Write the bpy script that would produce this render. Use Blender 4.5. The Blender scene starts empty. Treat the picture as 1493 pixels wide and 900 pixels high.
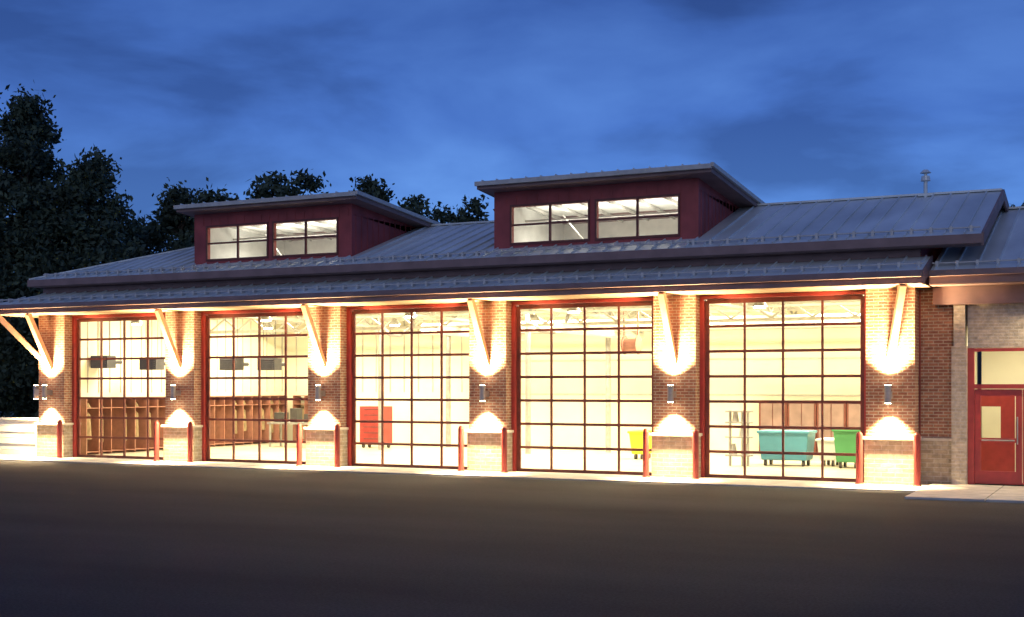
import bpy, math, random
import numpy as np
from mathutils import Vector
random.seed(7); rng=np.random.default_rng(7)
S=bpy.context.scene
col=S.collection

# ---------------------------------------------------------------- materials
def nt(name):
    m=bpy.data.materials.new(name); m.use_nodes=True
    n=m.node_tree; n.nodes.clear()
    o=n.nodes.new('ShaderNodeOutputMaterial'); b=n.nodes.new('ShaderNodeBsdfPrincipled')
    n.links.new(b.outputs[0],o.inputs[0]); return m,n,b,o
def ramp(n,fac,stops):
    r=n.nodes.new('ShaderNodeValToRGB'); e=r.color_ramp.elements
    while len(e)<len(stops): e.new(0.5)
    for i,(p,c) in enumerate(stops):
        e[i].position=p; e[i].color=(c[0],c[1],c[2],1)
    n.links.new(fac,r.inputs[0]); return r.outputs[0]
def noise(n,scale,detail=4,stretch=None,coord='Object'):
    t=n.nodes.new('ShaderNodeTexCoord'); v=t.outputs[coord]
    if stretch:
        mp=n.nodes.new('ShaderNodeMapping'); mp.inputs['Scale'].default_value=stretch
        n.links.new(v,mp.inputs[0]); v=mp.outputs[0]
    x=n.nodes.new('ShaderNodeTexNoise'); x.inputs['Scale'].default_value=scale; x.inputs['Detail'].default_value=detail
    n.links.new(v,x.inputs['Vector']); return x.outputs[0]
def bump(n,b,h,s,d=0.02):
    k=n.nodes.new('ShaderNodeBump'); k.inputs['Strength'].default_value=s; k.inputs['Distance'].default_value=d
    n.links.new(h,k.inputs['Height']); n.links.new(k.outputs[0],b.inputs['Normal'])
def mat(name,c,rough=.6,var=.25,scale=3,metal=0,bs=.2,stretch=None):
    m,n,b,o=nt(name)
    f=noise(n,scale,5,stretch)
    n.links.new(ramp(n,f,[(.3,[x*(1-var) for x in c]),(.7,[min(1,x*(1+var)) for x in c])]),b.inputs['Base Color'])
    b.inputs['Roughness'].default_value=rough; b.inputs['Metallic'].default_value=metal
    f2=noise(n,scale*12,3); bump(n,b,f2,bs,.01)
    return m
def brick(name,c1,c2,mortar,w,h,msize=.012,bs=.5):
    m,n,b,o=nt(name)
    t=n.nodes.new('ShaderNodeTexCoord'); sp=n.nodes.new('ShaderNodeSeparateXYZ'); n.links.new(t.outputs['Object'],sp.inputs[0])
    ad=n.nodes.new('ShaderNodeMath'); n.links.new(sp.outputs[0],ad.inputs[0]); n.links.new(sp.outputs[1],ad.inputs[1])
    cb=n.nodes.new('ShaderNodeCombineXYZ'); n.links.new(ad.outputs[0],cb.inputs[0]); n.links.new(sp.outputs[2],cb.inputs[1])
    k=n.nodes.new('ShaderNodeTexBrick'); n.links.new(cb.outputs[0],k.inputs['Vector'])
    k.inputs['Scale'].default_value=1; k.inputs['Brick Width'].default_value=w; k.inputs['Row Height'].default_value=h
    k.inputs['Mortar Size'].default_value=msize; k.inputs['Color1'].default_value=(*c1,1); k.inputs['Color2'].default_value=(*c2,1)
    k.inputs['Mortar'].default_value=(*mortar,1); k.inputs['Mortar Smooth'].default_value=.3
    mx=n.nodes.new('ShaderNodeMix'); mx.data_type='RGBA'; mx.blend_type='MULTIPLY'; mx.inputs[0].default_value=.7
    n.links.new(k.outputs[0],mx.inputs[6])
    n.links.new(ramp(n,noise(n,9,5),[(.3,(.45,.45,.45)),(.7,(1,1,1))]),mx.inputs[7])
    n.links.new(mx.outputs[2],b.inputs['Base Color']); b.inputs['Roughness'].default_value=.9
    inv=n.nodes.new('ShaderNodeMath'); inv.operation='SUBTRACT'; inv.inputs[0].default_value=1; n.links.new(k.outputs['Fac'],inv.inputs[1])
    a2=n.nodes.new('ShaderNodeMath'); n.links.new(inv.outputs[0],a2.inputs[0]); n.links.new(noise(n,40,4),a2.inputs[1])
    bump(n,b,a2.outputs[0],bs,.015); return m
def emis(name,c,s):
    m,n,b,o=nt(name); b.inputs['Base Color'].default_value=(*c,1)
    b.inputs['Emission Color'].default_value=(*c,1); b.inputs['Emission Strength'].default_value=s; return m
def glass(name,refl=.08):
    m,n,b,o=nt(name); n.nodes.remove(b)
    a=n.nodes.new('ShaderNodeBsdfTransparent'); a.inputs[0].default_value=(.93,.94,.9,1)
    g=n.nodes.new('ShaderNodeBsdfGlossy'); g.inputs['Roughness'].default_value=.03
    f=n.nodes.new('ShaderNodeFresnel'); f.inputs[0].default_value=1.45
    x=n.nodes.new('ShaderNodeMixShader'); n.links.new(f.outputs[0],x.inputs[0]); n.links.new(a.outputs[0],x.inputs[1]); n.links.new(g.outputs[0],x.inputs[2])
    n.links.new(x.outputs[0],o.inputs[0]); return m

M_roof=mat('roof_metal',(.62,.66,.64),.42,.2,.9,.15,.05,(1,.3,1))
M_brick=brick('brick_red',(.42,.20,.12),(.28,.115,.075),(.46,.39,.30),.21,.072)
M_stone=brick('stone_block',(.50,.43,.32),(.38,.31,.22),(.55,.5,.42),.30,.10,.012,.8)
M_tanbrick=brick('brick_tan',(.62,.54,.41),(.50,.43,.32),(.58,.53,.45),.21,.072)
M_cap=mat('cast_stone',(.55,.51,.43),.8,.12,6)
M_red=mat('red_paint',(.36,.042,.035),.45,.15,5)
M_bol=mat('bollard_paint',(.20,.024,.020),.5,.2,5)
M_strut=mat('strut_lit_tone',(.72,.42,.26),.5,.12,5)  # red struts lightened; glow of the sconce uplights is put into the colour
M_siding=mat('red_siding',(.33,.06,.055),.6,.25,1.8)
M_brown=mat('brown_trim',(.25,.16,.145),.65,.2,2)
M_soffit=mat('soffit',(.42,.29,.19),.7,.1,4)
M_bar=mat('door_bar',(.15,.038,.026),.5,.15,8)
M_int=mat('interior_wall',(.80,.77,.62),.8,.05,1)
M_floor=mat('interior_floor',(.50,.46,.37),.35,.2,1)
M_dark=mat('dark_metal',(.05,.045,.045),.5,.2,6)
M_coat=mat('coat_fabric',(.24,.17,.09),.8,.3,6)
M_grey=mat('grey_metal',(.35,.34,.33),.4,.15,6,.4)
M_lightgrey=mat('light_grey_metal',(.52,.50,.46),.5,.12,6,.1)
M_locker=mat('locker_paint',(.30,.13,.09),.6,.15,6)
M_teal=mat('teal_plastic',(.07,.24,.33),.45,.1,3)
M_green=mat('green_plastic',(.06,.24,.09),.45,.1,3)
M_yellow=mat('yellow_plastic',(.75,.65,.03),.45,.1,3)
M_white=mat('white_paint',(.75,.74,.70),.6,.08,3)
M_conc=mat('concrete',(.48,.46,.42),.85,.22,2.5)
M_glass=glass('window_glass')
M_lamp=emis('lamp_glow',(1,.82,.5),90)
M_bulb=emis('bay_lamp_glow',(1,.9,.65),25)
M_bark=mat('bark',(.08,.06,.045),.9,.3,8)

def leafmat():
    m,n,b,o=nt('foliage')
    n.links.new(ramp(n,noise(n,.8,4),[(.3,(.025,.04,.025)),(.55,(.045,.07,.04)),(.75,(.08,.115,.065))]),b.inputs['Base Color'])
    b.inputs['Roughness'].default_value=.8; return m
M_leaf=leafmat()
def asphalt():
    m,n,b,o=nt('asphalt')
    mx=n.nodes.new('ShaderNodeMix'); mx.data_type='RGBA'; mx.blend_type='MULTIPLY'; mx.inputs[0].default_value=1
    n.links.new(ramp(n,noise(n,.3,7,(.6,1.8,1)),[(.3,(.028,.031,.038)),(.7,(.052,.055,.063))]),mx.inputs[6])
    n.links.new(ramp(n,noise(n,30,5),[(.3,(.45,.45,.45)),(.7,(1.0,1.0,1.0))]),mx.inputs[7])
    n.links.new(mx.outputs[2],b.inputs['Base Color']); b.inputs['Roughness'].default_value=.9
    b.inputs['Specular IOR Level'].default_value=.22
    bump(n,b,noise(n,60,3),.6,.015); return m
M_asph=asphalt()
M_grass=mat('grass',(.04,.06,.025),.95,.4,1.5)

# ---------------------------------------------------------------- mesh builder
class MB:
    def __init__(s): s.v=[]; s.f=[]
    def box(s,x0,x1,y0,y1,z0,z1):
        k=len(s.v); s.v+=[(x0,y0,z0),(x1,y0,z0),(x1,y1,z0),(x0,y1,z0),(x0,y0,z1),(x1,y0,z1),(x1,y1,z1),(x0,y1,z1)]
        s.f+=[tuple(k+i for i in q) for q in ((3,2,1,0),(4,5,6,7),(0,1,5,4),(1,2,6,5),(2,3,7,6),(3,0,4,7))]; return s
    def beam(s,a,b,w,h,up=(0,0,1)):
        a=Vector(a);b=Vector(b);d=(b-a).normalized();u=Vector(up)
        r=d.cross(u)
        if r.length<1e-4: r=d.cross(Vector((0,1,0)))
        r.normalize(); q=r.cross(d).normalized(); k=len(s.v)
        for p in (a,b):
            for i,j in ((-1,-1),(1,-1),(1,1),(-1,1)): s.v.append(tuple(p+r*w/2*i+q*h/2*j))
        s.f+=[tuple(k+i for i in t) for t in ((0,1,2,3),(7,6,5,4),(0,4,5,1),(1,5,6,2),(2,6,7,3),(3,7,4,0))]; return s
    def poly(s,*ps):
        k=len(s.v); s.v+=[tuple(p) for p in ps]; s.f.append(tuple(range(k,k+len(ps)))); return s
    def slab(s,ps,t):
        k=len(s.v); n=len(ps); s.v+=[tuple(p) for p in ps]+[(p[0],p[1],p[2]-t) for p in ps]
        s.f.append(tuple(range(k,k+n))); s.f.append(tuple(range(k+2*n-1,k+n-1,-1)))
        for i in range(n): j=(i+1)%n; s.f.append((k+i,k+n+i,k+n+j,k+j))
        return s
    def cyl(s,a,b,r0,r1=None,n=14,cap=True):
        r1=r0 if r1 is None else r1
        a=Vector(a);b=Vector(b);d=(b-a).normalized(); u=Vector((1,0,0)) if abs(d.x)<.9 else Vector((0,1,0))
        p=d.cross(u).normalized(); q=d.cross(p); k=len(s.v)
        for c,r in ((a,r0),(b,r1)):
            for i in range(n):
                t=2*math.pi*i/n; s.v.append(tuple(c+(p*math.cos(t)+q*math.sin(t))*r))
        for i in range(n): j=(i+1)%n; s.f.append((k+i,k+j,k+n+j,k+n+i))
        if cap: s.f.append(tuple(range(k+n-1,k-1,-1))); s.f.append(tuple(range(k+n,k+2*n)))
        return s
    def make(s,name,m,parent=None,bevel=0):
        me=bpy.data.meshes.new(name); me.from_pydata(s.v,[],s.f); me.materials.append(m); me.update()
        o=bpy.data.objects.new(name,me); col.objects.link(o)
        if parent: o.parent=parent
        if bevel:
            bv=o.modifiers.new('bevel','BEVEL'); bv.width=bevel; bv.segments=2
        return o
def empty(name):
    e=bpy.data.objects.new(name,None); col.objects.link(e); return e
def light(name,kind,loc,power,color,parent=None,rot=(0,0,0),**kw):
    l=bpy.data.lights.new(name,kind); l.energy=power; l.color=color
    for k,v in kw.items(): setattr(l,k,v)
    o=bpy.data.objects.new(name,l); o.location=loc; o.rotation_euler=rot; col.objects.link(o)
    if parent: o.parent=parent
    return o

FS=empty('fire_station')
P=5.03; DW=3.67; DH=4.27
XL,XR=-1.36,25.04
# ---------------------------------------------------------------- ground
MB().poly((-1500,-1500,0),(1500,-1500,0),(1500,1500,0),(-1500,1500,0)).make('ground',M_grass)
MB().poly((-70,-70,.004),(90,-70,.004),(90,-1.9,.004),(-70,-1.9,.004)).make('asphalt_lot',M_asph)
a=MB(); x=-3.2
while x<25.2:
    x1=min(x+2.515,25.3); a.box(x,x1-.012,-1.95,-.02,-.1,.03); x=x1
a.make('concrete_apron',M_conc)
a=MB()
for i in range(8):
    a.box(25.312+i*1.5,25.30+i*1.5+1.49,-3.7,-1.765,-.1,.05); a.box(25.312+i*1.5,25.30+i*1.5+1.49,-1.755,.1,-.1,.05)
a.make('sidewalk',M_conc)

# ---------------------------------------------------------------- piers
pc=[-0.68+P*i for i in range(6)]
br=MB(); st=MB(); cp=MB()
for c in pc:
    w=.56
    st.box(c-w,c+w,-.44,.24,0,1.02)
    cp.box(c-w-.04,c+w+.04,-.52,.25,1.02,1.09)
    br.box(c-w+.03,c+w-.03,-.38,.24,1.09,4.42)
br.make('pier_brick',M_brick,FS); st.make('pier_stone_base',M_stone,FS,.01); cp.make('pier_cap',M_cap,FS,.01)
MB().box(XL,XR,0,.24,DH+.12,5.5).make('front_header',M_brick,FS)
MB().box(XL-.0,XL+.2,.245,12.4,0,5.45).box(XL,XR,12.4,12.6,0,5.45).make('rear_walls',M_tanbrick,FS)
a=MB(); a.box(XR-.2,XR,.245,12.4,0,5.45)
a.poly((XR,-.0,5.45),(XR,12.6,5.45),(XR,4.2,7.0)); a.make('gable_wall',M_siding,FS)
a=MB(); xi0,xi1=XL+.21,XR-.21
a.poly((xi0,12.39,0),(xi1,12.39,0),(xi1,12.39,5.2),(xi0,12.39,5.2))
a.poly((xi0,.25,0),(xi0,12.39,0),(xi0,12.39,5.2),(xi0,.25,5.2))
a.poly((xi1,.25,0),(xi1,12.39,0),(xi1,12.39,5.2),(xi1,.25,5.2))
a.poly((xi0,.25,5.2),(xi1,.25,5.2),(xi1,12.39,5.2),(xi0,12.39,5.2))
a.make('interior_walls',M_int,FS)
a=MB(); y=.6
while y<12.3: a.box(xi0+.002,xi0+.03,y,y+.035,2.0,4.9); y+=.5
x=xi0+.5
while x<9: a.box(x,x+.035,12.355,12.385,2.0,4.9); x+=.62
a.make('liner_ribs',M_lightgrey,FS)
a=MB()
for z in (1.9,3.1,4.1): a.box(9,xi1,12.35,12.385,z,z+.05)
a.make('wall_rails',M_lightgrey,FS)
MB().poly((XL,-.02,.02),(XR,-.02,.02),(XR,12.4,.02),(XL,12.4,.02)).make('interior_floor',M_floor,FS)
a=MB()
for i in range(9):
    y=1.2+i*1.35
    a.box(xi0,xi1,y,y+.1,4.95,5.05)
for i in range(1,5):
    x=pc[i]; a.box(x-.1,x+.1,.5,12.3,4.35,4.43); a.box(x-.1,x+.1,.5,12.3,4.86,4.94)
    for k in range(16):
        z0,z1=(4.43,4.86) if k%2 else (4.86,4.43)
        a.beam((x,.5+k*.73,z0),(x,.5+(k+1)*.73,z1),.06,.06)
for y in (7.0,10.6):
    a.box(xi0,xi1,y,y+.12,4.1,4.2); a.box(xi0,xi1,y,y+.12,4.6,4.7); x=xi0
    k=0
    while x<xi1-.6:
        z0,z1=(4.2,4.6) if k%2 else (4.6,4.2); a.beam((x,y+.06,z0),(x+.6,y+.06,z1),.06,.06); x+=.6; k+=1
a.make('roof_joists',M_lightgrey,FS)
a=MB(); a.cyl((7,9.2,4.2),(23,9.2,4.2),.2,n=16); a.cyl((9.5,6,4.0),(9.5,12,4.0),.16,n=14); a.cyl((14,5,3.95),(14,12,3.95),.16,n=14)
a.make('air_duct',M_white,FS)
a=MB(); a.cyl((4,5.5,4.45),(24,5.5,4.45),.04,n=8); a.cyl((8,3.3,4.55),(24,3.3,4.55),.03,n=8); a.make('sprinkler_pipe',M_lightgrey,FS)
a=MB(); hx0=15.0
for s in (0,.45): 
    a.cyl((hx0+s,7.85,3.5),(hx0+s+.03,7.85,3.5),.3,n=18)
a.cyl((hx0+.03,7.85,3.5),(hx0+.45,7.85,3.5),.2,n=16)
for s in (0.0,.46): a.box(hx0+s-.02,hx0+s+.01,7.8,7.9,3.5,4.9)
a.make('hose_reel',M_locker)
# ---------------------------------------------------------------- overhead doors
for i in range(5):
    x0=i*P; x1=x0+DW
    a=MB(); yb0,yb1=.05,.10
    for r in range(8):
        z=.05+(DH-.07)*r/7; h=.033 if 0<r<7 else .055
        a.box(x0,x1,yb0,yb1,z-h,z+h)
    for c in range(5):
        xx=x0+DW*c/4; w=.025 if 0<c<4 else .05
        a.box(xx-w,xx+w,yb0-.003,yb1+.003,.02,DH)
    a.make('overhead_door_grid',M_bar,FS)
    MB().poly((x0,.075,.03),(x1,.075,.03),(x1,.075,DH),(x0,.075,DH)).make('overhead_door_glass',M_glass,FS)
    a=MB(); a.box(x0-.16,x0-.052,-.06,.2,.03,DH+.12); a.box(x1+.052,x1+.16,-.06,.2,.03,DH+.12); a.box(x0-.052,x1+.052,-.055,.2,DH+.04,DH+.12)
    a.make('door_jamb',M_red,FS,.006)
    a=MB()
    for xx in (x0+.05,x1-.05): a.beam((xx,.2,4.35),(xx,4.3,4.55),.05,.05)
    a.cyl((x0,.35,4.5),(x1,.35,4.5),.04); a.make('door_track',M_grey,FS)

# ---------------------------------------------------------------- pent canopy
PY=-1.4; PZ=4.68; pl=-2.3; pr=25.3
a=MB()
a.slab([(pl,PY,PZ),(pr,PY,PZ),(pr,-.02,5.1),(-1.38,-.02,5.1)],.06)
a.slab([(pl,PY,PZ),(-1.38,-.02,5.1),(-1.38,12.6,5.1),(pl,12.6,PZ)],.06)
a.make('canopy_roof',M_roof,FS)
a=MB(); x=pl+.2
while x<pr:
    y1=-.05 if x>-1.3 else PY+(x-pl)*1.38/.92
    a.beam((x,PY,PZ+.02),(x,y1,PZ+.02+(y1-PY)*.42/1.38),.03,.05); x+=.42
a.make('canopy_seams',M_roof,FS)
a=MB(); a.box(pl-.03,pr+.03,PY-.03,PY,PZ-.27,PZ+.01); a.box(pl-.03,pl,PY,12.6,PZ-.27,PZ+.01)
a.slab([(pr,PY,PZ-.0),(pr+.03,PY,PZ),(pr+.03,0,5.12),(pr,0,5.12)],.3)
a.make('canopy_fascia',M_brown,FS)
a=MB(); a.box(pl-.0,pr,PY-.13,PY-.033,PZ-.14,PZ-.02); a.make('canopy_gutter',M_brown,FS,.02)
a=MB(); a.box(pl,pr,PY,-.0,PZ-.275,PZ-.255); a.box(pl,XL,0,12.6,PZ-.275,PZ-.255); a.make('canopy_soffit',M_soffit,FS)
def snowguard(x0,x1,y,z,name,step=.42):
    a=MB(); a.cyl((x0,y,z+.08),(x1,y,z+.08),.018,n=6)
    x=x0+.1
    while x<x1: a.box(x-.03,x+.03,y-.03,y+.12,z-.01,z+.12); x+=step
    a.make(name,M_lightgrey,FS)
snowguard(pl+.1,pr,PY+.3,PZ+.1,'canopy_snow_guard')
a=MB()
for k in range(3):
    z=4.95+k*.16; a.box(XL-.02,XR+.02,-.03-.012*(k%2),-.002,z,z+.155)
a.make('siding_band',M_brown,FS)

# ---------------------------------------------------------------- main roof
RY=4.2; EY=-.5; EZ=5.5; SL=.333; RZ=EZ+(RY-EY)*SL; RX=26.4; LX=-1.3-.2
def zr(y): return EZ+(y-EY)*SL
DOR=[(4.16,9.71),(14.16,19.76)]
hx=LX+(RY-EY)
a=MB(); T=.08
a.slab([(LX,EY,EZ),(DOR[0][0],EY,EZ),(DOR[0][0],RY,RZ),(hx,RY,RZ)],T)
for d0,d1 in DOR: a.slab([(d0,EY,EZ),(d1,EY,EZ),(d1,.5,zr(.5)),(d0,.5,zr(.5))],T)
a.slab([(DOR[0][1],EY,EZ),(DOR[1][0],EY,EZ),(DOR[1][0],RY,RZ),(DOR[0][1],RY,RZ)],T)
a.slab([(DOR[1][1],EY,EZ),(RX,EY,EZ),(RX,RY,RZ),(DOR[1][1],RY,RZ)],T)
a.slab([(LX,EY,EZ),(hx,RY,RZ),(LX,12.9,EZ)],T)
a.slab([(hx,RY,RZ),(DOR[0][0],RY,RZ),(DOR[0][0],12.9,EZ),(LX,12.9,EZ)],T)
a.slab([(DOR[0][0],5,RZ-.144),(RX,5,RZ-.144),(RX,12.9,EZ),(DOR[0][0],12.9,EZ)],T)
a.slab([(DOR[0][1],RY,RZ),(DOR[1][0],RY,RZ),(DOR[1][0],5,RZ-.144),(DOR[0][1],5,RZ-.144)],T)
a.slab([(DOR[1][1],RY,RZ),(RX,RY,RZ),(RX,5,RZ-.144),(DOR[1][1],5,RZ-.144)],T)
a.make('main_roof',M_roof,FS)
a=MB(); x=LX+.25
while x<RX:
    y1=min(RY,EY+(x-LX))
    for d0,d1 in DOR:
        if d0<=x<=d1: y1=.48
    a.beam((x,EY,EZ+.02),(x,y1,zr(y1)+.02),.03,.05); x+=.42
a.beam((LX,EY,EZ+.02),(hx,RY,RZ+.02),.16,.05)
a.beam((hx,RY,RZ+.02),(DOR[0][0],RY,RZ+.02),.2,.05); a.beam((DOR[0][1],RY,RZ+.02),(DOR[1][0],RY,RZ+.02),.2,.05); a.beam((DOR[1][1],RY,RZ+.02),(RX,RY,RZ+.02),.2,.05)
a.make('roof_seams',M_roof,FS)
a=MB(); a.box(LX-.02,RX+.03,EY-.04,EY,EZ-.2,EZ+.0)
a.slab([(RX,EY,EZ+.03),(RX+.05,EY,EZ+.03),(RX+.05,RY,RZ+.03),(RX,RY,RZ+.03)],.28)
a.slab([(RX,RY,RZ+.03),(RX+.05,RY,RZ+.03),(RX+.05,12.9,EZ+.03),(RX,12.9,EZ+.03)],.28)
a.box(LX-.03,LX,EY,12.9,EZ-.2,EZ)
a.make('main_fascia',M_brown,FS)
a=MB(); a.box(LX,RX,EY,-.0,EZ-.215,EZ-.2); a.slab([(XR+.01,EY,EZ-.1),(RX,EY,EZ-.1),(RX,RY,RZ-.1),(XR+.01,RY,RZ-.1)],.02); a.make('main_soffit',M_brown,FS)
for x0,x1 in ((LX+.3,DOR[0][0]),(DOR[0][0],DOR[0][1]),(DOR[0][1],DOR[1][0]),(DOR[1][0],DOR[1][1]),(DOR[1][1],RX-.05)):
    snowguard(x0,x1,EY+.3,zr(EY+.3),'main_snow_guard')

# ---------------------------------------------------------------- dormers
for d0,d1 in DOR:
    cx=(d0+d1)/2; zb=5.75; zt=7.32
    wins=[(cx-2.28,cx-.12),(cx+.12,cx+2.28)]; w0,w1=5.97,6.9
    a=MB(); a.box(d0,d1,.5,.62,zb,w0); a.box(d0,d1,.5,.62,w1,zt)
    a.box(d0,wins[0][0],.5,.62,w0,w1); a.box(wins[0][1],wins[1][0],.5,.62,w0,w1); a.box(wins[1][1],d1,.5,.62,w0,w1)
    a.box(d0,d0+.1,.62,4.9,5.3,7.0); a.box(d1-.1,d1,.62,4.9,5.3,7.0)
    a.slab([(d0,.62,7.32),(d0+.1,.62,7.32),(d0+.1,4.9,7.05),(d0,4.9,7.05)],.3); a.slab([(d1-.1,.62,7.32),(d1,.62,7.32),(d1,4.9,7.05),(d1-.1,4.9,7.05)],.3)
    a.make('dormer_walls',M_siding,FS)
    a=MB(); y=.7
    while y<4.2: 
        for xx in (d0-.012,d1): a.box(xx,xx+.012,y,y+.035,zr(y)+.02,7.05)
        y+=.3
    x=d0+.02
    while x<d1: a.box(x,x+.03,.488,.499,w1+.07,7.2); x+=.3
    a.make('dormer_battens',M_siding,FS)
    a=MB()
    for p,q in wins:
        a.box(p-.05,q+.05,.47,.498,w1,w1+.06); a.box(p-.05,q+.05,.47,.498,w0-.06,w0)
        a.box(p-.05,p,.47,.498,w0,w1); a.box(q,q+.05,.47,.498,w0,w1)
        m=(p+q)/2; a.box(m-.03,m+.03,.52,.57,w0,w1); a.box(p,m-.03,.522,.568,(w0+w1)/2-.025,(w0+w1)/2+.025); a.box(m+.03,q,.522,.568,(w0+w1)/2-.025,(w0+w1)/2+.025)
    a.make('dormer_window_frame',M_bar,FS)
    a=MB()
    for p,q in wins: a.poly((p,.545,w0),(q,.545,w0),(q,.545,w1),(p,.545,w1))
    a.make('dormer_window_glass',M_glass,FS)
    a=MB(); i0,i1=d0+.105,d1-.105
    a.poly((i0,.63,5.4),(i1,.63,5.4),(i1,4.85,5.4),(i0,4.85,5.4)); a.poly((i0,4.85,5.4),(i1,4.85,5.4),(i1,4.85,7.0),(i0,4.85,7.0))
    a.poly((i0,.63,5.4),(i0,4.85,5.4),(i0,4.85,7.0),(i0,.63,7.2)); a.poly((i1,.63,5.4),(i1,4.85,5.4),(i1,4.85,7.0),(i1,.63,7.2))
    a.poly((i0,.63,7.2),(i1,.63,7.2),(i1,4.85,7.0),(i0,4.85,7.0))
    a.make('dormer_interior',M_white,FS)
    a=MB()
    for k in range(7): xx=i0+.3+k*.78; a.beam((xx,.7,7.13),(xx,4.8,6.95),.05,.08)
    a.beam((i0,2.2,6.75),(i1,2.2,6.75),.05,.05); a.beam((i0+1,2.5,6.9),(i0+1.6,2.5,6.2),.03,.03)
    a.make('dormer_rafters',M_lightgrey,FS)
    light('dormer_light','AREA',(cx,2.4,6.6),65,(1,.96,.86),FS,shape='RECTANGLE',size=4.2,size_y=.2)
    light('dormer_light','AREA',(cx,2.4,6.62),50,(1,.96,.86),FS,(math.pi,0,0),shape='RECTANGLE',size=4.2,size_y=.2)
    r0,r1=d0-.22,d1+.45; z0,z1=7.55,7.13; y0,y1=.02,5.2
    MB().slab([(r0,y0,z0),(r1,y0,z0),(r1,y1,z1),(r0,y1,z1)],.06).make('dormer_roof',M_roof,FS)
    a=MB(); a.slab([(r0,y0-.03,z0-.0),(r1,y0-.03,z0),(r1,y0,z0),(r0,y0,z0)],.2)
    a.slab([(r1,y0-.03,z0),(r1+.03,y0-.03,z0),(r1+.03,y1,z1),(r1,y1,z1)],.2); a.slab([(r0-.03,y0-.03,z0),(r0,y0-.03,z0),(r0,y1,z1),(r0-.03,y1,z1)],.2)
    a.slab([(r0,y0,z0-.185),(r1,y0,z0-.185),(r1,y1,z1-.185),(r0,y1,z1-.185)],.01)
    a.make('dormer_fascia',M_brown,FS)
    a=MB(); a.box(r0-.05,r1+.05,y0-.13,y0-.033,z0-.12,z0-.01); a.slab([(r1+.033,y0-.1,z0+.02),(r1+.11,y0-.1,z0+.02),(r1+.11,y1,z1+.02),(r1+.033,y1,z1+.02)],.1)
    a.make('dormer_edge_trim',M_lightgrey,FS)
    a=MB(); x=r0+.1
    while x<r1: a.beam((x,y0,z0+.02),(x,y1,z1+.02),.03,.06); x+=.42
    a.make('dormer_roof_seams',M_roof,FS)

# ---------------------------------------------------------------- right wing
WX0=25.36; WX1=42; WEY=-.6; WEZ=4.74
def zw(y): return WEZ+(y-WEY)*.333
WRY=5.4
a=MB(); a.slab([(WX0,WEY,WEZ),(WX1,WEY,WEZ),(WX1,WRY,zw(WRY)),(WX0,WRY,zw(WRY))],.07)
a.slab([(WX0,WRY,zw(WRY)),(WX1,WRY,zw(WRY)),(WX1,12.6,4.8),(WX0,12.6,4.8)],.07); a.make('wing_roof',M_roof,FS)
a=MB(); x=WX0+.1
while x<WX1: a.beam((x,WEY,WEZ+.02),(x,WRY,zw(WRY)+.02),.03,.05); x+=.42
a.beam((WX0,WRY,zw(WRY)+.03),(WX1,WRY,zw(WRY)+.03),.2,.05)
a.make('wing_roof_seams',M_roof,FS)
a=MB(); a.box(WX0-.02,WX1,WEY-.03,WEY,WEZ-.3,WEZ); a.box(WX0-.02,WX1,WEY-.14,WEY-.033,WEZ-.14,WEZ-.02); a.box(WX0-.02,WX1,-.05,.2,4.02,WEZ-.33)
a.make('wing_fascia',M_brown,FS)
MB().box(WX0-.02,WX1,WEY,.2,WEZ-.32,WEZ-.3).make('wing_soffit',M_brown,FS)
snowguard(WX0,WX1,WEY+.3,zw(WEY+.3),'wing_snow_guard')
MB().box(XR+.001,25.72,.2,.4,1.05,4.4).make('wing_brick_wall',M_brick,FS)
MB().box(XR+.001,25.72,.17,.4,0,1.0).make('wing_stone_base',M_stone,FS)
MB().box(XR+.001,25.72,.14,.41,1.0,1.06).make('wing_stone_sill',M_cap,FS,.005)
a=MB(); a.box(25.72,26.04,.02,.4,.05,3.1); a.box(25.76,26.0,.06,.4,3.1,4.0); a.make('wing_pilaster',M_tanbrick,FS)
a=MB(); a.box(26.04,28.6,.2,.4,3.06,4.4); a.box(28.32,42,.21,.4,0,4.4); a.make('wing_tan_wall',M_tanbrick,FS)
a=MB(); ex0,ex1=26.12,28.3; em=27.17
a.box(26.045,ex0+.06,.16,.3,.05,3.055); a.box(ex1-.06,ex1+.015,.16,.3,.05,3.055); a.box(ex0+.06,ex1-.06,.163,.297,2.98,3.05); a.box(ex0+.06,ex1-.06,.163,.297,2.16,2.26)
a.make('entrance_frame',M_red,FS)
for k,(p,q) in enumerate(((ex0+.065,em-.005),(em+.005,ex1-.065))):
    a=MB(); a.box(p,p+.13,.2,.25,.07,2.15); a.box(q-.13,q,.2,.25,.07,2.15); a.box(p+.13,q-.13,.2,.25,.07,.35); a.box(p+.13,q-.13,.2,.25,2.0,2.15); a.box(p+.13,q-.13,.2,.25,.98,1.08)
    a.make('entrance_door_leaf',M_red,FS)
    h=q-.09 if k==0 else p+.09
    b=MB(); b.cyl((h,.13,.95),(h,.13,1.55),.015); b.beam((h,.13,1.0),(h,.2,1.0),.02,.02); b.beam((h,.13,1.5),(h,.2,1.5),.02,.02); b.cyl((p+.15,.15,1.03),(q-.15,.15,1.03),.015)
    b.make('door_pull',M_grey,FS)
a=MB(); a.poly((ex0,.225,.15),(ex1,.225,.15),(ex1,.225,3.0),(ex0,.225,3.0)); a.make('entrance_glass',M_glass,FS)
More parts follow.
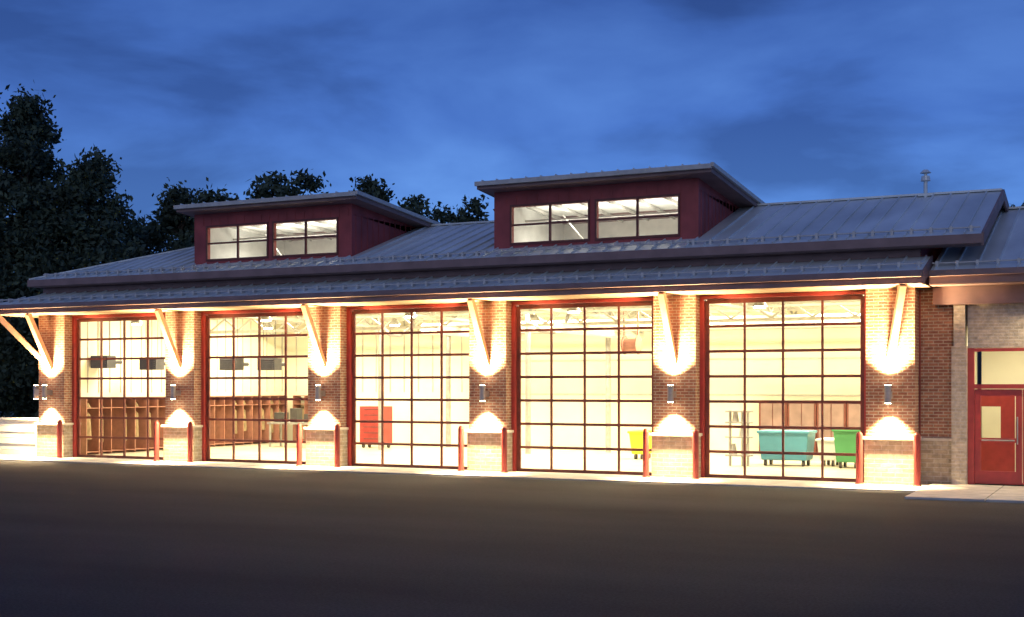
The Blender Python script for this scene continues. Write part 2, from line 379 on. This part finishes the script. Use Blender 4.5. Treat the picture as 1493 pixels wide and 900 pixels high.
a=MB(); a.poly((26,.42,.1),(28.6,.42,.1),(28.6,3.4,.1),(26,3.4,.1)); a.poly((26,3.4,.1),(28.6,3.4,.1),(28.6,3.4,3.6),(26,3.4,3.6)); a.poly((25.9,.42,.1),(25.9,3.4,.1),(25.9,3.4,3.6),(25.9,.42,3.6)); a.poly((28.6,.42,.1),(28.6,3.4,.1),(28.6,3.4,3.6),(28.6,.42,3.6)); a.poly((26,.42,3.6),(28.6,.42,3.6),(28.6,3.4,3.6),(26,3.4,3.6))
a.make('vestibule_interior',M_int,FS)
a=MB(); a.box(26.02,26.9,1.6,1.7,.1,1.0); a.box(26.02,26.15,1.6,1.7,1.0,2.1); a.box(26.6,26.9,1.6,1.7,1.0,2.1); a.box(26.15,26.6,1.6,1.7,1.75,2.1); a.make('vestibule_inner_door',M_red,FS)
light('vestibule_light','AREA',(27.2,1.3,3.5),85,(1,.88,.62),FS,shape='RECTANGLE',size=1.2,size_y=1)
MB().cyl((28.6,-.25,4.405),(28.6,-.25,4.42),.09).make('soffit_downlight',M_lamp,FS)
light('entrance_downlight','SPOT',(28.6,-.35,4.38),700,(1,.78,.48),FS,spot_size=math.radians(165),spot_blend=.8,shadow_soft_size=.06)
MB().box(41.8,42,.41,12.4,0,4.7).box(25.05,42,12.4,12.6,0,4.75).make('wing_rear_walls',M_tanbrick,FS)
v=MB(); v.cyl((24.6,4.0,6.95),(24.6,4.0,7.45),.05); v.cyl((24.6,4,7.4),(24.6,4,7.52),.12,.1); v.cyl((24.6,4,7.6),(24.6,4,7.68),.14,.06); v.cyl((24.6,4,7.5),(24.6,4,7.62),.04); v.box(24.42,24.78,3.95,4.05,7.02,7.08)
v.make('roof_vent_stack',M_roof,FS)

# ---------------------------------------------------------------- struts + sconces
sc=MB(); gl=MB(); stt=MB()
WC=(1,.70,.36)
for i,c in enumerate(pc):
    tops=[(c,-1.32,4.4)]
    if i==0: tops=[(c,-1.32,4.4),(c-1.3,-1.32,4.4)]
    if i==5: tops=[(c+.42,-1.32,4.4)]
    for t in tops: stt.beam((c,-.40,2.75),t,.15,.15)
    y=-.66
    sc.cyl((c,y,1.84),(c,y,2.24),.075,n=20); sc.box(c-.05,c+.05,-.60,-.38,1.94,2.10)
    gl.cyl((c,y,2.241),(c,y,2.246),.065,n=20); gl.cyl((c,y,1.834),(c,y,1.839),.065,n=20)
    light('sconce_uplight','SPOT',(c,y,2.26),4200,WC,FS,(math.pi,0,0),spot_size=math.radians(112),spot_blend=.9,shadow_soft_size=.07)
    light('sconce_downlight','SPOT',(c,y,1.82),3600,WC,FS,(0,0,0),spot_size=math.radians(96),spot_blend=.6,shadow_soft_size=.07)
c=-1.62; sc.cyl((c,-.1,1.82),(c,-.1,2.24),.08,n=20); sc.box(c,-1.21,-.16,-.04,1.92,2.12); gl.cyl((c,-.1,1.814),(c,-.1,1.819),.065,n=20); gl.cyl((c,-.1,2.241),(c,-.1,2.246),.065,n=20)
light('sconce_downlight','SPOT',(c,-.1,1.80),3200,WC,FS,(0,0,0),spot_size=math.radians(160),spot_blend=.5,shadow_soft_size=.05)
light('sconce_uplight','SPOT',(c,-.1,2.26),900,WC,FS,(math.pi,0,0),spot_size=math.radians(80),spot_blend=.6,shadow_soft_size=.05)
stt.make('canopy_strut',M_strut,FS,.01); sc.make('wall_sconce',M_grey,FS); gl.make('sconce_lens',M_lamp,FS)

# ---------------------------------------------------------------- bollards
def bollard(x,y):
    b=MB(); r=.075
    b.cyl((x,y,0),(x,y,1.12),r,n=18,cap=False)
    rs=[(r,1.12),(r*.87,1.163),(r*.5,1.194),(r*.05,1.205)]
    for (r0,z0),(r1,z1) in zip(rs,rs[1:]): b.cyl((x,y,z0),(x,y,z1),r0,r1,n=18,cap=(r1<.01))
    b.cyl((x,y,.0),(x,y,.06),r+.02,n=18)
    o=b.make('bollard',M_bol)
    for p in o.data.polygons: p.use_smooth=len(p.vertices)==4
for c in pc:
    if c>0: bollard(c-.62,-.66)
    bollard(c+.62,-.66)
a=MB()
for k in range(6): a.box(-14,-1.95,.2+.02*(k%2),.5,k*.19,k*.19+.18)
a.box(-14.05,-1.92,.16,.54,1.14,1.2)
a.make('retaining_wall',M_white)

# ---------------------------------------------------------------- interior lights
e=MB(); g=MB()
for i in range(5):
    cx=i*P+DW/2
    for y in (3.2,8.2):
        light('bay_light','AREA',(cx,y,4.86),700,(1,.865,.57),FS,shape='RECTANGLE',size=2.4,size_y=1.2)
        f=MB(); f.box(cx-1.25,cx+1.25,y-.65,y+.65,4.87,4.93); f.make('light_fixture',M_white,FS)
    for xx,y in ((cx-1.0,1.7),(cx+.9,6.0)):
        e.cyl((xx,y,4.95),(xx,y,4.4),.015,n=6); e.cyl((xx,y,4.4),(xx,y,4.2),.06,.2,n=16,cap=False); g.cyl((xx,y,4.3),(xx,y,4.16),.09,.15,n=14)
e.make('pendant_shade',M_grey,FS); g.make('pendant_bulb',M_bulb,FS)
# ---------------------------------------------------------------- interior contents
def heater(x,y,z):
    h=MB(); h.box(x-.35,x+.35,y-.2,y+.2,z,z+.4)
    for k in range(5): h.box(x-.3,x+.3,y-.24,y-.2,z+.05+k*.07,z+.08+k*.07)
    for s in (-.25,.25): h.cyl((x+s,y,z+.4),(x+s,y,4.9),.008,n=6)
    h.cyl((x+.2,y+.2,z+.2),(x+.2,y+.6,z+.2),.06,n=8); h.make('unit_heater',M_dark)
heater(-.75,1.9,2.8); heater(.3,3.0,2.75); heater(2.3,4.6,2.75); heater(3.4,5.2,2.75)
def rack(x,y,n,axis,coat=M_coat):
    r=MB(); g=MB()
    for k in range(n+1):
        o=k*.55
        if axis=='y': r.box(x,x+.5,y+o,y+o+.03,.03,1.85)
        else: r.box(x+o,x+o+.03,y-.5,y,.03,1.85)
    L=n*.55
    for z in (.1,1.5,1.83):
        if axis=='y': r.box(x+.01,x+.49,y+.03,y+L,z,z+.025)
        else: r.box(x+.03,x+L,y-.49,y-.01,z,z+.025)
    for k in range(n):
        if random.random()<.25: continue
        o=k*.55+.28+random.uniform(-.05,.05); w=random.uniform(.8,1.15)
        cxx,cyy=(x+.25,y+o) if axis=='y' else (x+o,y-.25)
        g.cyl((cxx,cyy,.5*w),(cxx,cyy,1.3),.17*w,.13,n=8); g.cyl((cxx,cyy,1.3),(cxx,cyy,1.4),.13,.04,n=8)
        if random.random()<.7: g.cyl((cxx,cyy,1.53),(cxx,cyy,1.68),.15,.08,n=8)
    e=empty('gear_locker'); r.make('locker_frame',M_locker,e); g.make('turnout_coats',coat,e)
rack(-1.1,1.0,8,'y'); rack(-1.1,6.2,10,'y'); rack(-.4,12.3,3,'x')
E=empty('tool_chest'); b=MB(); b.box(4.5,5.5,9.0,9.6,.15,1.5); b.make('chest_body',M_red,E,.01)
b=MB()
for k in range(6): b.box(4.55,5.45,8.98,9.0,.2+k*.21,.39+k*.21)
b.make('drawers',M_red,E,.004); b=MB()
for k in range(6): b.box(4.7,5.3,8.955,8.98,.34+k*.21,.36+k*.21)
for x in (4.6,5.4):
    for y in (9.1,9.5): b.cyl((x-.03,y,.09),(x+.03,y,.09),.07)
b.make('handles_and_casters',M_dark,E)
a=MB()
for x,y in ((6.0,8),(11.6,8),(7.0,11),(13.6,10)): a.cyl((x,y,.02),(x,y,4.9),.09,n=10)
a.make('steel_column',M_grey,FS)
a=MB()
for x,y in ((7.2,6),(12.6,6)):
    pts=[(x,y,4.7),(x+.1,y,4.2),(x+.35,y,3.9),(x+.8,y,3.85),(x+1.2,y,4.1),(x+1.4,y,4.7)]
    for p,q in zip(pts,pts[1:]): a.cyl(p,q,.06,n=8)
a.make('exhaust_hose',M_grey)
e=empty('storage_cabinet'); a=MB()
for k in range(5): a.box(18.2+k*.95,18.2+k*.95+.93,11.8,12.3,.05,1.75)
a.make('cabinet_body',M_bar,e,.01)
a=MB()
for k in range(5): a.box(18.27+k*.95,18.2+k*.95+.45,11.78,11.8,.15,1.65); a.box(18.2+k*.95+.48,18.2+k*.95+.86,11.78,11.8,.15,1.65)
a.make('cabinet_door',M_brown,e)
def cart(x,y,w,m,name,hh=.92):
    e=empty(name); b=MB()
    k=[(x,y,.18),(x+w,y,.18),(x+w,y+.8,.18),(x,y+.8,.18)]
    t=[(x-.06,y-.08,hh),(x+w+.06,y-.08,hh),(x+w+.06,y+.88,hh),(x-.06,y+.88,hh)]
    b.v=k+t; b.f=[(3,2,1,0),(0,1,5,4),(1,2,6,5),(2,3,7,6),(3,0,4,7)]
    b.make('bin_body',m,e,.02)
    l=MB(); l.box(x-.1,x+w+.1,y-.12,y+.92,hh,hh+.07); l.make('bin_lid',m,e,.02)
    q=MB()
    for xx in (x+.1,x+w-.1):
        for yy in (y+.1,y+.7): q.cyl((xx-.03,yy,.1),(xx+.03,yy,.1),.09)
    q.make('wheels',M_dark,e)
cart(20.05,5.2,1.25,M_teal,'waste_bin'); cart(22.15,5.0,.6,M_green,'recycling_bin',1.0); cart(21.55,5.7,.45,M_white,'storage_tub',.7)
cart(15.75,6.5,.4,M_yellow,'mop_bucket',.8)
a=MB(); sx=1.75
for x in (17.6,17.95,18.1): a.cyl((x+sx,4.6,.03),(x+sx,4.6,1.55),.04,n=8)
for z in (.3,.8,1.2,1.5): a.box(17.5+sx,18.2+sx,4.45,4.75,z,z+.04)
for x,z in ((17.7,.34),(17.95,.84),(17.75,1.24),(18.05,.34)): a.cyl((x+sx,4.6,z),(x+sx,4.6,z+.3),.1,.05,n=10)
a.make('tool_stand',M_grey)
e=empty('work_bench'); a=MB(); a.box(1.2,4.2,8.0,8.8,.85,.92)
for x in (1.25,4.1):
    for y in (8.05,8.7): a.box(x,x+.06,y,y+.06,.03,.85)
a.make('bench_frame',M_grey,e); a=MB()
for x,w,h in ((1.4,.4,.35),(2.1,.3,.5),(2.7,.5,.3),(3.5,.35,.45)): a.box(x,x+w,8.15,8.5,.922,.92+h)
a.make('bench_boxes',M_dark,e,.01)

# ---------------------------------------------------------------- trees
def tree(name,x,y,h,crown_r,zlow,n=9000,leaf=.16,taper=1.0,parts=46):
    e=empty(name); tb=MB()
    tb.cyl((x,y,-.1),(x+.1,y,h*.35),h*.024,h*.016,n=10); tb.cyl((x+.1,y,h*.35),(x+.2,y+.1,h*.9),h*.016,h*.004,n=8)
    C=[];R=[]
    for k in range(parts):
        f=(k+.5)/parts; z=zlow+(h-zlow)*f
        prof=crown_r*(math.sin(math.pi*min(1,(f*.86+.14)))**.7)*(1-f*.35*taper)
        an=k*2.4+random.random(); rr=prof*random.uniform(.35,1.0)
        c=Vector((x+math.cos(an)*rr,y+math.sin(an)*rr,z+random.uniform(-.5,.5)))
        tb.cyl((x+.1,y,max(h*.15,z-rr*.8)),tuple(c),h*.005,h*.0015,n=6)
        C.append(c[:]);R.append(random.uniform(.26,.44)*crown_r*(1.1-f*.5))
    tb.make('trunk',M_bark,e)
    leaves(np.array(C),np.array(R),n,leaf,e)
def leaves(C,R,n,leaf,e,name='foliage_crown'):
    pr=R**2/np.sum(R**2); idx=rng.choice(len(C),n,p=pr)
    d=rng.normal(size=(n,3)); d/=np.linalg.norm(d,axis=1)[:,None]
    rad=rng.random(n)**.45*(1+.3*rng.normal(size=n))
    p=C[idx]+d*(R[idx]*rad)[:,None]*np.array([1,1,.72])
    u=rng.normal(size=(n,3)); u/=np.linalg.norm(u,axis=1)[:,None]
    w=np.cross(u,rng.normal(size=(n,3))); w/=np.linalg.norm(w,axis=1)[:,None]
    s=leaf*rng.uniform(.5,1.4,n)[:,None]
    V=np.stack([p-u*s,p+w*s*.5,p+u*s,p-w*s*.5],1).reshape(-1,3)
    me=bpy.data.meshes.new(name); F=np.arange(4*n).reshape(-1,4)
    me.from_pydata(V.tolist(),[],F.tolist()); me.materials.append(M_leaf); me.update()
    o=bpy.data.objects.new(name,me); col.objects.link(o); o.parent=e
tree('deciduous_tree',-17.2,14.2,15.2,4.0,1.5,50000,.14,1.3,90)
tree('deciduous_tree',-20.8,13.0,13.3,4.0,1.0,28000,.15,.8,60)
tree('deciduous_tree',-14.2,15.2,12.6,3.7,1.0,38000,.14,.7,70)
tree('deciduous_tree',-13.6,20.5,11.8,3.4,1.0,24000,.15,.4,50)
tree('deciduous_tree',-10.5,19.5,11.2,3.2,1.0,24000,.15,.4,46)
TL=empty('treeline'); C=[];R=[];tb=MB()
for x,y,h,r in ((-16.0,28.2,13.2,2.2),(-14.4,29.0,14.3,2.3),(-13.4,29.4,14.2,2.2),(-12.4,29.8,14.1,2.2),(-11.2,30.4,13.1,2.0),(-9.9,31.1,13.6,2.2),(-8.6,31.8,14.0,2.0),(-7.2,32.5,13.1,2.0),(-5.3,33.4,12.4,2.2),(-3.6,34.2,12.9,2.3),(-18,27,12,2.8),(-21,26,11.5,3),(-25,24,12,3),(24.6,34.4,10.9,1.6),(28,36,11,2.4),(33,36,11.5,2.6),(1,36,9.5,2.5),(7,36,9,2.6),(13,36,9,2.6),(19,36,9,2.5),(-22,9,7,3.4),(-27,9,8,3.6)):
    tb.cyl((x,y,0),(x,y,h*.8),.2,.05,n=7)
    for k in range(18):
        f=k/17; an=random.random()*6.3; rr=r*random.uniform(.2,1)*(1-.5*f*f)
        C.append((x+math.cos(an)*rr,y+math.sin(an)*rr,1.5+(h-2.1)*f)); R.append(r*random.uniform(.42,.62)*(1-.3*f))
tb.make('trunks',M_bark,TL); leaves(np.array(C),np.array(R),140000,.18,TL)

# ---------------------------------------------------------------- world
W=bpy.data.worlds.new('World'); S.world=W; W.use_nodes=True; n=W.node_tree; n.nodes.clear()
out=n.nodes.new('ShaderNodeOutputWorld')
tc=n.nodes.new('ShaderNodeTexCoord'); sp=n.nodes.new('ShaderNodeSeparateXYZ'); n.links.new(tc.outputs['Generated'],sp.inputs[0])
grad=ramp(n,sp.outputs[2],[(0,(.12,.31,.76)),(.14,(.105,.28,.76)),(.20,(.07,.195,.62)),(.29,(.046,.130,.45)),(.6,(.05,.10,.32))])
mp=n.nodes.new('ShaderNodeMapping'); mp.inputs['Scale'].default_value=(1,1,2.8); mp.inputs['Rotation'].default_value=(.22,.12,0); mp.inputs['Location'].default_value=(.9,.2,.6); n.links.new(tc.outputs['Generated'],mp.inputs[0])
nz=n.nodes.new('ShaderNodeTexNoise'); nz.inputs['Scale'].default_value=4.6; nz.inputs['Detail'].default_value=7; nz.inputs['Roughness'].default_value=.5; nz.inputs['Distortion'].default_value=.25; n.links.new(mp.outputs[0],nz.inputs['Vector'])
cl=ramp(n,nz.outputs[0],[(.36,(.56,.56,.60)),(.5,(.95,.92,.93)),(.64,(1.32,1.2,1.1))])
mx=n.nodes.new('ShaderNodeMix'); mx.data_type='RGBA'; mx.blend_type='MULTIPLY'; mx.inputs[0].default_value=1
n.links.new(grad,mx.inputs[6]); n.links.new(cl,mx.inputs[7])
bg=n.nodes.new('ShaderNodeBackground'); n.links.new(mx.outputs[2],bg.inputs[0]); bg.inputs[1].default_value=1.0
sky=n.nodes.new('ShaderNodeTexSky'); sky.sky_type='NISHITA'; sky.sun_disc=False; sky.sun_elevation=math.radians(-3); sky.sun_rotation=math.radians(200)
b2=n.nodes.new('ShaderNodeBackground'); n.links.new(sky.outputs[0],b2.inputs[0]); b2.inputs[1].default_value=.05
ad=n.nodes.new('ShaderNodeAddShader'); n.links.new(bg.outputs[0],ad.inputs[0]); n.links.new(b2.outputs[0],ad.inputs[1]); n.links.new(ad.outputs[0],out.inputs[0])
light('dusk_fill','SUN',(0,-20,30),.42,(1,.92,.84),None,(math.radians(71),0,math.radians(15)),angle=math.radians(50))  # added soft fill lamp from behind the camera, brightens the front faces

# ---------------------------------------------------------------- camera
cam=bpy.data.cameras.new('camera'); co=bpy.data.objects.new('camera',cam); col.objects.link(co)
co.location=(29.46,-29.8,2.22); co.rotation_euler=(math.radians(90),0,math.radians(26.0))
cam.sensor_width=36; cam.lens=45.24; cam.shift_y=.0757; cam.clip_end=4000; cam.clip_start=.1
S.camera=co
S.view_settings.view_transform='Standard'; S.view_settings.look='None'; S.view_settings.exposure=0
